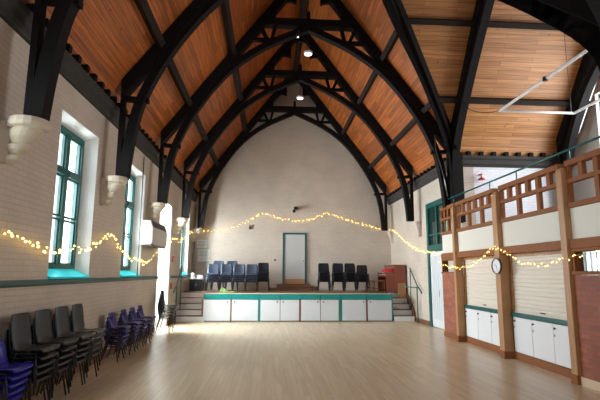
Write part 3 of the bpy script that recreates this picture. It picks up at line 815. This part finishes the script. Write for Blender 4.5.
# disc lamps on rods from the collars
for y, lab in ((12.35, 'white round pendant lamp under the third truss'), (15.75, 'white round pendant lamp under the second truss from the far wall')):
    lp = thing('pendant_lamp', lab, 'lamp', (XC + 0.02, y, 0), 0, 'round white pendant lamps')
    MB().lathe([(0.11, 7.86), (0.13, 7.88), (0.13, 7.93), (0.06, 7.96), (0.02, 7.97)], 20, (0, 0, 0), 'Z').done('lamp_body', mat_white, lp, smooth=True)
    MB().lathe([(0.105, 7.852), (0.105, 7.858)], 20, (0, 0, 0), 'Z').done('diffuser', mat_lamp, lp)
    MB().tube([(0, 0, 7.96), (0, 0, 10.2)], 0.008, 5).done('rod', mat_black_plastic, lp)
sp = thing('spotlight', 'tiny lit spotlight below the third truss', 'lamp', (0.72, 11.85, 0))
MB().lathe([(0.03, 8.1), (0.05, 8.15), (0.05, 8.25), (0.02, 8.3)], 12, (0, 0, 0), 'Z').done('body', mat_black_plastic, sp)
MB().lathe([(0.025, 8.094), (0.025, 8.099)], 12, (0, 0, 0), 'Z').done('lens', mat_lamp, sp)
MB().tube([(0, 0, 8.28), (0, 0.05, 8.5)], 0.01, 6).done('stem', mat_black_plastic, sp)

# ------------------------------------------------------------------ wall fittings
ht = thing('wall_heater', 'long off white heater with dark top grille on the left wall', 'heater', (XL, 12.3, 2.32))
A = [(0.02, 0.0), (0.26, 0.0), (0.31, 0.06), (0.31, 0.42), (0.24, 0.60), (0.02, 0.60)]
MB().solid([(x, -0.8, z) for x, z in A], [(x, 0.8, z) for x, z in A]).done('casing', mat_heater, ht, bevel=0.012)
A = [(0.312, 0.43), (0.244, 0.605), (0.250, 0.607), (0.318, 0.435)]
MB().solid([(x, -0.74, z) for x, z in A], [(x, 0.74, z) for x, z in A]).done('grille', mat_grille, ht)
MB().box(0.04, 0.29, -0.79, 0.79, -0.02, 0.0).done('base_vent', mat_grille, ht)
MB().box(0.0, 0.02, -0.5, 0.5, 0.1, 0.5).done('back_plate', mat_grille, ht)
tag(MB().tube([(XL+0.03, 11.35, 1.56), (XL+0.03, 11.35, 4.48)], 0.014, 6).done('conduit', mat_grille, smooth=True), 'thin dark conduit on the left wall before the heater', 'pipe')
tag(MB().tube([(XL+0.08, YF-0.08, 0.96), (XL+0.08, YF-0.08, 4.45)], 0.035, 8).done('corner_pipe', mat_print, smooth=True), 'grey pipe in the left far corner above the stage', 'pipe')
tag(MB().tube([(4.66, 11.62, 3.65), (4.62, 11.7, 4.2), (4.5, 11.9, 5.0), (4.5, 11.9, 5.4)], 0.012, 6).done('grey_cable', mat_steel, smooth=True), 'grey cable dropping past the valley rib to the gallery end', 'cable')
for (x0, x1, z0, z1, lab) in ((-2.98, -2.55, 2.66, 3.0, 'upper white notice in the left far corner'), (-2.92, -2.45, 2.1, 2.6, 'lower white notice in the left far corner')):
    nb = thing('notice', lab, 'notice', (0, YF, 0), 0, 'white notices')
    MB().box(x0, x1, -0.012, -0.001, z0, z1).done('sheet', mat_paper, nb)
    m = MB()
    for k in range(4):
        zz = z1 - 0.07 - k*0.06
        m.box(x0+0.04, x1-0.06-0.03*(k % 2), -0.0135, -0.0121, zz-0.012, zz)
    m.done('print', mat_print, nb)
sp = thing('stage_spotlight', 'small black spotlight high on the far wall above the stage door', 'spotlight', (1.08, YF, 4.28))
MB().box(-0.04, 0.14, -0.2, -0.001, 0.02, 0.14).done('bracket', mat_black_plastic, sp, bevel=0.01)
m = MB(); m.lathe([(0.05, -0.32), (0.065, -0.3), (0.06, -0.16), (0.03, -0.12)], 12, (-0.04, 0, -0.06), 'Y'); m.done('lamp_head', mat_black_plastic, sp, smooth=True)
m = MB(); m.lathe([(0.03, -0.05), (0.05, -0.03), (0.05, 0.02), (0.02, 0.08), (0.02, 0.14)], 10, (-0.8, YF-0.06, 3.5), 'Z'); tag(m.done('wall_sensor', mat_darkwood), 'small brown sensor on the far wall left of the fairy light peak', 'sensor')
tag(MB().box(0.23, 0.31, YF-0.02, YF-0.001, 2.14, 2.22).done('light_switch', mat_grille, bevel=0.005), 'small grey switch left of the stage door', 'switch')
for (y, z, lab) in ((15.55, 2.08, 'upper small red sign on the left wall past the doorway'), (15.4, 1.22, 'lower small red sign on the left wall past the doorway')):
    m = MB(); m.box(XL, XL+0.03, y-0.11, y+0.11, z-0.1, z+0.1)
    tag(m.done('fire_sign', mat_red, bevel=0.01), lab, 'sign', 'red fire signs')

# ------------------------------------------------------------------ chairs
def make_chair(name, seat_h, back_h, w, dep, shell_mat, leg_mat, hole):
    """Facing +x; seat front at x = dep, back near x = 0."""
    root = bpy.data.objects.new(name, None); COL.objects.link(root)
    prof = [(dep-0.004, seat_h-0.028, w*0.96), (dep, seat_h-0.012, w*0.98), (dep-0.012, seat_h-0.002, w*0.99), (dep-0.06, seat_h+0.004, w), (dep-0.2, seat_h-0.008, w), (0.13, seat_h-0.012, w*0.97), (0.075, seat_h+0.012, w*0.93), (0.045, seat_h+0.06, w*0.90)]
    for t in (0.35, 0.55, 0.75, 0.9, 0.97, 1.0):
        prof.append((0.04 - 0.055*t, seat_h + back_h*t, w*(0.95 - (0.0 if t < 0.7 else (t-0.7)**2*1.8))))
    bm = bmesh.new(); nu = 8; rows = []
    for (x, z, ww) in prof:
        row = []
        back = z > seat_h + 0.05
        for k in range(nu+1):
            u = -1 + 2*k/nu
            c = u*u
            row.append(bm.verts.new((x + (0.035*c if back else 0.0), ww*u, z + (0.0 if back else 0.012*c*c))))
        rows.append(row)
    for j in range(len(rows)-1):
        for k in range(nu):
            if hole and j == 9 and k in (2, 3, 4, 5): continue
            bm.faces.new((rows[j][k], rows[j][k+1], rows[j+1][k+1], rows[j+1][k]))
    bmesh.ops.recalc_face_normals(bm, faces=bm.faces)
    bmesh.ops.solidify(bm, geom=bm.faces[:], thickness=0.009)
    bmesh.ops.recalc_face_normals(bm, faces=bm.faces)
    me = bpy.data.meshes.new('shell'); bm.to_mesh(me); bm.free(); me.materials.append(shell_mat)
    for p in me.polygons: p.use_smooth = True
    sh = bpy.data.objects.new('shell', me); COL.objects.link(sh); sh.parent = root
    r = 0.0115; zz = seat_h - 0.03
    for s in (-1, 1):
        yi, yo = s*w*0.80, s*w*1.04
        m = MB(); m.tube([(dep-0.11, yi*0.95, zz), (dep-0.085, yi, zz-0.005), (dep-0.03, yo, 0.012)], r, 6); m.done('leg', leg_mat, root, smooth=True)
        m = MB(); m.tube([(0.13, yi*0.95, zz), (0.11, yi, zz-0.005), (0.015, yo, 0.012)], r, 6); m.done('leg', leg_mat, root, smooth=True)
        m = MB(); m.tube([(dep-0.1, yi*0.96, zz-0.002), (0.12, yi*0.96, zz-0.002)], r*0.9, 6); m.done('seat_rail', leg_mat, root, smooth=True)
        for xx, yy in ((dep-0.03, yo), (0.015, yo)):
            pass
    return root

ORD = ['bottom', 'second', 'third', 'fourth', 'fifth', 'sixth', 'seventh']
used = {}
def stack(proto, n, x, y, z, rz, pitch, fmt, group, jit=0.01, shift=0.018):
    for i in range(n):
        if proto not in used: o = proto; used[proto] = 1
        else: o = copy_tree(proto)
        pos = 'bottom' if i == 0 else ('topmost' if i == n-1 else ORD[i] + ' from bottom')
        o['label'] = fmt % pos; o['category'] = 'chair'; o['group'] = group
        a = rz + random.uniform(-0.02, 0.02)
        j = random.uniform(-jit, jit)
        o.location = (x + math.cos(rz)*shift*i - math.sin(rz)*j, y + math.sin(rz)*shift*i + math.cos(rz)*j, z + pitch*i)
        o.rotation_euler = (0, 0, a)

ch_blk = make_chair('stacking_chair', 0.40, 0.41, 0.232, 0.42, mat_ch_black, mat_leg_black, False)
ch_jun = make_chair('stacking_chair', 0.31, 0.27, 0.19, 0.36, mat_ch_purple, mat_leg_black, True)
ch_blu = make_chair('stacking_chair', 0.31, 0.27, 0.2, 0.36, mat_ch_blue, mat_leg_black, True)
ch_gry = make_chair('stacking_chair', 0.36, 0.38, 0.235, 0.40, mat_ch_grey, mat_leg_grey, False)
ch_stb = make_chair('stacking_chair', 0.39, 0.36, 0.225, 0.40, mat_ch_black, mat_leg_black, False)
WX = XL + 0.07
stack(ch_blu, 5, WX+0.02, 5.4, 0, 0, 0.078, 'royal blue chair, %s in the near stack by the left wall', 'royal blue chairs by the left wall')
for y, w_ in ((5.93, 'first'), (6.49, 'second'), (7.05, 'third'), (7.61, 'fourth')):
    stack(ch_blk, 5, WX, y, 0, 0, 0.085, 'charcoal chair, %s, in ' + w_ + ' charcoal stack from the camera', 'charcoal chairs along the left wall')
for y, w_ in ((9.25, 'first'), (10.0, 'second'), (10.62, 'third'), (11.25, 'fourth')):
    stack(ch_jun, 5, WX, y, 0, 0, 0.075, 'violet blue chair, %s, in ' + w_ + ' violet stack from the camera', 'violet blue chairs along the left wall')
stack(ch_blk, 5, WX+0.04, 13.3, 0, 0, 0.085, 'charcoal chair, %s in the stack before the left stage steps', 'charcoal chairs by the stage steps')
for x, n, w_ in ((-2.1, 5, 'leftmost'), (-1.6, 5, 'second'), (-1.1, 5, 'third'), (-0.63, 5, 'fourth')):
    stack(ch_gry, n, x, 18.15, ZS+0.005, -PI/2, 0.07, 'blue grey chair, %s, in ' + w_ + (' stack' if w_ == 'leftmost' else ' stack from left') + ' of front stage row', 'blue grey chairs on the stage')
stack(ch_stb, 6, -0.19, 18.15, ZS+0.005, -PI/2, 0.066, 'charcoal chair, %s, in stage stack just left of the stage door', 'charcoal chairs left of the stage door')
for x, w_ in ((-1.98, 'left'), (-1.44, 'right')):
    stack(ch_gry, 7, x, 18.8, ZS+0.005, -PI/2, 0.07, 'blue grey chair, %s, in ' + w_ + ' stack of the back stage row', 'blue grey chairs on the stage')
for x, n, w_ in ((2.15, 6, 'first'), (2.70, 6, 'second'), (3.18, 6, 'third'), (3.66, 5, 'fourth')):
    stack(ch_stb, n, x, 18.15, ZS+0.005, -PI/2, 0.066, 'charcoal chair, %s, in ' + w_ + ' stage stack right of the stage door', 'charcoal chairs on the stage')

# ------------------------------------------------------------------ stage clutter
pn = thing('upright_piano', 'reddish brown upright piano at the right of the stage', 'piano', (4.72, 17.15, ZS+0.005))
m = MB(); m.box(-0.02, 0.42, 0, 1.4, 0.06, 0.98); m.done('case', mat_piano, pn, bevel=0.012)
MB().box(-0.05, 0.44, -0.02, 1.42, 0.98, 1.02).done('lid', mat_piano, pn, bevel=0.008)
for y in (0.0, 1.35): MB().box(-0.32, -0.022, y, y+0.05, 0.06, 0.72).done('cheek', mat_piano, pn, bevel=0.01)
MB().box(-0.32, -0.02, 0.05, 1.35, 0.58, 0.66).done('key_bed', mat_piano, pn)
m = MB()
for k in range(36): m.box(-0.30, -0.14, 0.07+k*0.0348, 0.07+k*0.0348+0.032, 0.66, 0.675)
m.done('keys', mat_white, pn)
m = MB()
for y in (0.0, 1.34): m.box(-0.3, 0.42, y, y+0.06, 0.0, 0.06)
m.done('foot', mat_piano, pn)
m = MB()
pts = [(-0.36, 0.0), (-0.30, 0.10), (-0.2, 0.13), (-0.08, 0.11), (0.0, 0.16), (0.05, 0.1)]
rings = []
for j in range(7):
    y = j*0.07
    rings.append([(x, y, 0.02 + z*(0.6+0.2*math.sin(j*1.7+x*9))) for x, z in pts] + [(x, y, 0.0) for x, z in pts[::-1]])
m.strip(rings)
tag(m.done('red_cloth', mat_redcloth, smooth=True, loc=(4.68, 17.2, ZS+0.745)), 'crumpled red cloth on the piano keyboard end', 'cloth')
def stool(x, y, w, d, h, mat, label):
    r = thing('stool', label, 'stool', (x, y, ZS+0.005))
    MB().box(-w, w, -d, d, h-0.05, h).done('seat', mat, r, bevel=0.01)
    for sx_ in (-1, 1):
        for sy_ in (-1, 1):
            m = MB(); m.tube([(sx_*(w-0.04), sy_*(d-0.04), h-0.05), (sx_*(w-0.02), sy_*(d-0.02), 0)], 0.018, 6); m.done('leg', mat_darkwood, r)
    m = MB(); m.box(-w+0.03, w-0.03, -0.012, 0.012, 0.12, 0.15); m.done('stretcher', mat_darkwood, r)
stool(4.14, 17.45, 0.26, 0.17, 0.44, mat_darkwood, 'wide brown wooden piano stool left of the piano')
stool(4.02, 18.25, 0.17, 0.15, 0.42, mat_darkwood, 'small dark wooden stool between piano stool and charcoal chairs')
tb = thing('low_cabinet', 'small dark cabinet in the left corner of the stage', 'cabinet', (-2.74, 18.2, ZS+0.005))
MB().box(-0.25, 0.25, -0.2, 0.2, 0.0, 0.44).done('body', mat_grille, tb, bevel=0.008)
MB().box(-0.28, 0.28, -0.22, 0.22, 0.44, 0.47).done('top', mat_sheet, tb, bevel=0.006)
for a, b in ((-0.24, -0.005), (0.005, 0.24)):
    d = MB().box(a, b, -0.215, -0.2, 0.03, 0.42).done('door', mat_black_plastic, tb)
    MB().box(b-0.03 if a < 0 else a+0.015, b-0.015 if a < 0 else a+0.03, -0.23, -0.215, 0.2, 0.26).done('handle', mat_steel, d)
m = MB(); m.lathe([(0.07, 0), (0.085, 0.02), (0.08, 0.15), (0.05, 0.2), (0.03, 0.22)], 14); tag(m.done('white_jug', mat_white, smooth=True, loc=(-2.88, 18.15, ZS+0.475)), 'white jug on the dark corner cabinet', 'jug')
m = MB(); m.box(-0.11, 0.11, -0.08, 0.08, 0, 0.13); tag(m.done('cardboard_box', mat_sheet, loc=(-2.62, 18.18, ZS+0.475), bevel=0.005), 'small pale grey box on the dark corner cabinet', 'box')
m = MB()
rings = []
for j in range(9):
    t = j/8; x = -0.28 + 0.56*t; hh = 0.04 + 0.16*math.sin(PI*min(1, t*1.5))**1.0*max(0.2, 1-t) + 0.02*math.sin(9*t)
    ww = 0.05 + 0.09*math.sin(PI*t)
    rings.append([(x, ww*math.cos(a)*(1+0.15*math.sin(5*a+j)), max(0.001, 0.002 + hh*max(0, math.sin(a))*(1+0.2*math.sin(7*a+j*2)))) for a in [PI*k/8 for k in range(9)]])
m.strip(rings)
tag(m.done('green_cloth', mat_green, smooth=False, loc=(-1.43, 16.55, ZS+0.005)), 'crumpled lime green cloth on the stage edge', 'cloth')
# cloth covered furniture on the gallery
m = MB(); rings = []
for j in range(10):
    y = -0.75 + 1.5*j/9
    rings.append([(x, y, 0.0 if z == 0 else z*(1 + 0.10*math.sin(j*1.3 + x*6))) for x, z in ((-0.35, 0), (-0.34, 0.3), (-0.2, 0.36), (0.1, 0.34), (0.2, 0.52), (0.36, 0.48), (0.38, 0))])
m.strip(rings)
tag(m.done('covered_sofa', mat_sheet, smooth=True, loc=(6.3, 7.6, 2.555)), 'pale grey cloth covered sofa behind the gallery balustrade', 'sofa')

# ------------------------------------------------------------------ fairy lights
bulb_me = None
def fairy(pts, n, label, r=0.017, spread=0.03, axis='Y'):
    global bulb_me
    root = thing('fairy_lights', label, 'fairy lights', pts[0], 0, 'strings of warm fairy lights')
    P = [Vector(p) - Vector(pts[0]) for p in pts]
    C_ = catmull(P, 8)
    MB().tube(C_, 0.004, 4).done('wire', mat_wire, root)
    d = [0.0]
    for a, b in zip(C_[:-1], C_[1:]): d.append(d[-1] + (b-a).length)
    for i in range(n):
        t = d[-1]*(i+0.5)/n
        k = max(j for j in range(len(d)) if d[j] <= t); k = min(k, len(C_)-2)
        q = C_[k].lerp(C_[k+1], (t-d[k])/max(1e-6, d[k+1]-d[k]))
        if bulb_me is None:
            bm = bmesh.new(); bmesh.ops.create_icosphere(bm, subdivisions=1, radius=1.0)
            bulb_me = bpy.data.meshes.new('bulb'); bm.to_mesh(bulb_me); bm.free(); bulb_me.materials.append(mat_bulb)
        o = bpy.data.objects.new('bulb', bulb_me); COL.objects.link(o); o.parent = root
        s = r*random.uniform(0.7, 1.2); o.scale = (s, s, s)
        u, w_ = random.uniform(-1, 1)*spread, random.uniform(-1, 0.6)*spread
        o.location = q + (Vector((0, u, w_)) if axis == 'Y' else Vector((u, 0, w_)))
xl = XL + 0.07
fairy([(xl, 4.6, 2.2), (xl, 5.55, 2.14), (xl, 5.95, 2.05), (xl, 6.6, 1.98), (xl, 7.4, 2.0), (xl, 8.2, 2.09), (xl, 9.15, 2.36), (xl, 10.0, 2.12), (xl, 11.0, 1.93), (xl, 12.1, 1.90)], 84, 'fairy light string on the left wall up to the heater', 0.017, 0.075)
fairy([(xl, 12.1, 1.9), (xl, 13.1, 2.2), (xl, 15.3, 2.74), (xl, 16.2, 2.72), (xl, 18.0, 3.15), (xl, 19.25, 3.32)], 30, 'fairy light string on the left wall past the heater', 0.015, 0.05)
yf = YF - 0.06
fairy([(XL+0.1, yf, 3.34), (-2.03, yf, 3.4), (-1.3, yf, 3.62), (-0.8, yf, 3.88), (-0.26, yf, 4.14), (0.1, yf, 4.05), (0.46, yf, 3.94), (0.9, yf, 3.86), (1.3, yf, 3.86), (1.9, yf, 3.95), (2.5, yf, 4.18), (2.8, yf, 4.08), (3.22, yf, 3.93), (4.3, yf, 3.66), (5.0, yf, 3.48)], 95, 'fairy light string draped across the far wall', 0.016, 0.05, 'X')
xr = XR - 0.06
fairy([(xr, 19.3, 3.48), (xr, 18.3, 3.3), (xr, 17.0, 2.83), (xr, 15.9, 2.52), (xr, 15.2, 2.42), (xr, 14.3, 2.33), (xr, 13.2, 2.28), (xr, 12.5, 2.3)], 55, 'fairy light string on the right wall to the teal doorway', 0.015, 0.05)
xg = GX - 0.12
fairy([(xg, 12.4, 1.95), (xg, 11.6, 1.83), (xg, 10.7, 1.81), (xg, 9.95, 1.95), (xg, 9.45, 2.15), (xg, 9.15, 2.19), (xg, 8.8, 2.10), (xg, 8.3, 1.88), (xg, 7.65, 1.81), (xg, 7.0, 1.88), (xg, 6.6, 1.94), (xg, 6.0, 1.97), (xg, 5.2, 2.0)], 80, 'fairy light string along the gallery front over the shutters', 0.011, 0.04)

# ------------------------------------------------------------------ light
def area(name, loc, rot, sx_, sy_, w, col=(1, 1, 1)):
    l = bpy.data.lights.new(name, 'AREA'); l.shape = 'RECTANGLE'; l.size = sx_; l.size_y = sy_; l.energy = w; l.color = col
    o = bpy.data.objects.new(name, l); COL.objects.link(o); o.location = loc; o.rotation_euler = rot
    return o
DAY = (0.95, 0.98, 1.0); LK = 1.0
for y, w in zip(WIN_Y, (60, 60, 85, 120, 400)): area('window_daylight', (XO-0.35, y, 2.85), (0, -PI/2, 0), 2.5, 1.5, w*LK, DAY)
area('door_daylight', (XO-0.35, DOOR_Y, 1.9), (0, -PI/2, 0), 3.5, 1.4, 440*LK, DAY)
area('transept_daylight', (TX+0.6, TYC, 4.8), (0, PI/2, 0), 3.3, 4.4, 125*LK, DAY)
area('kitchen_daylight', (TX+0.5, (ky0+ky1)/2, 1.92), (0, PI/2, 0), 0.65, 0.9, 1.6*LK, DAY)
area('added_west_light', (1.0, YB-0.6, 4.0), (-PI/2, 0, 0), 4.8, 4.4, 900*LK, DAY)  # unseen lamp added behind the camera to light the hall
W = bpy.data.worlds.new('sky'); S.world = W; W.use_nodes = True
bg = W.node_tree.nodes['Background']; bg.inputs[0].default_value = (0.82, 0.90, 1.0, 1); bg.inputs[1].default_value = 1.2

# ------------------------------------------------------------------ camera and colour
cam = bpy.data.cameras.new('camera'); co = bpy.data.objects.new('camera', cam); COL.objects.link(co)
cam.sensor_width = 36.0; cam.lens = 460.0 / 600.0 * 36.0; cam.clip_start = 0.05; cam.clip_end = 200
TH, PS, RO = math.radians(9.02), math.radians(3.85), 0.005
Rm = Matrix.Rotation(-PS, 4, 'Z') @ Matrix.Rotation(PI/2 + TH, 4, 'X') @ Matrix.Rotation(RO, 4, 'Z')
co.matrix_world = Matrix.Translation((0, 0, 1.65)) @ Rm
S.camera = co
S.view_settings.view_transform = 'Standard'; S.view_settings.look = 'None'
S.view_settings.exposure = 1.3; S.view_settings.gamma = 1.0; S.view_settings.use_curve_mapping = False
S.cycles.use_denoising = True
S.cycles.max_bounces = 10; S.cycles.diffuse_bounces = 6; S.cycles.sample_clamp_indirect = 6.0
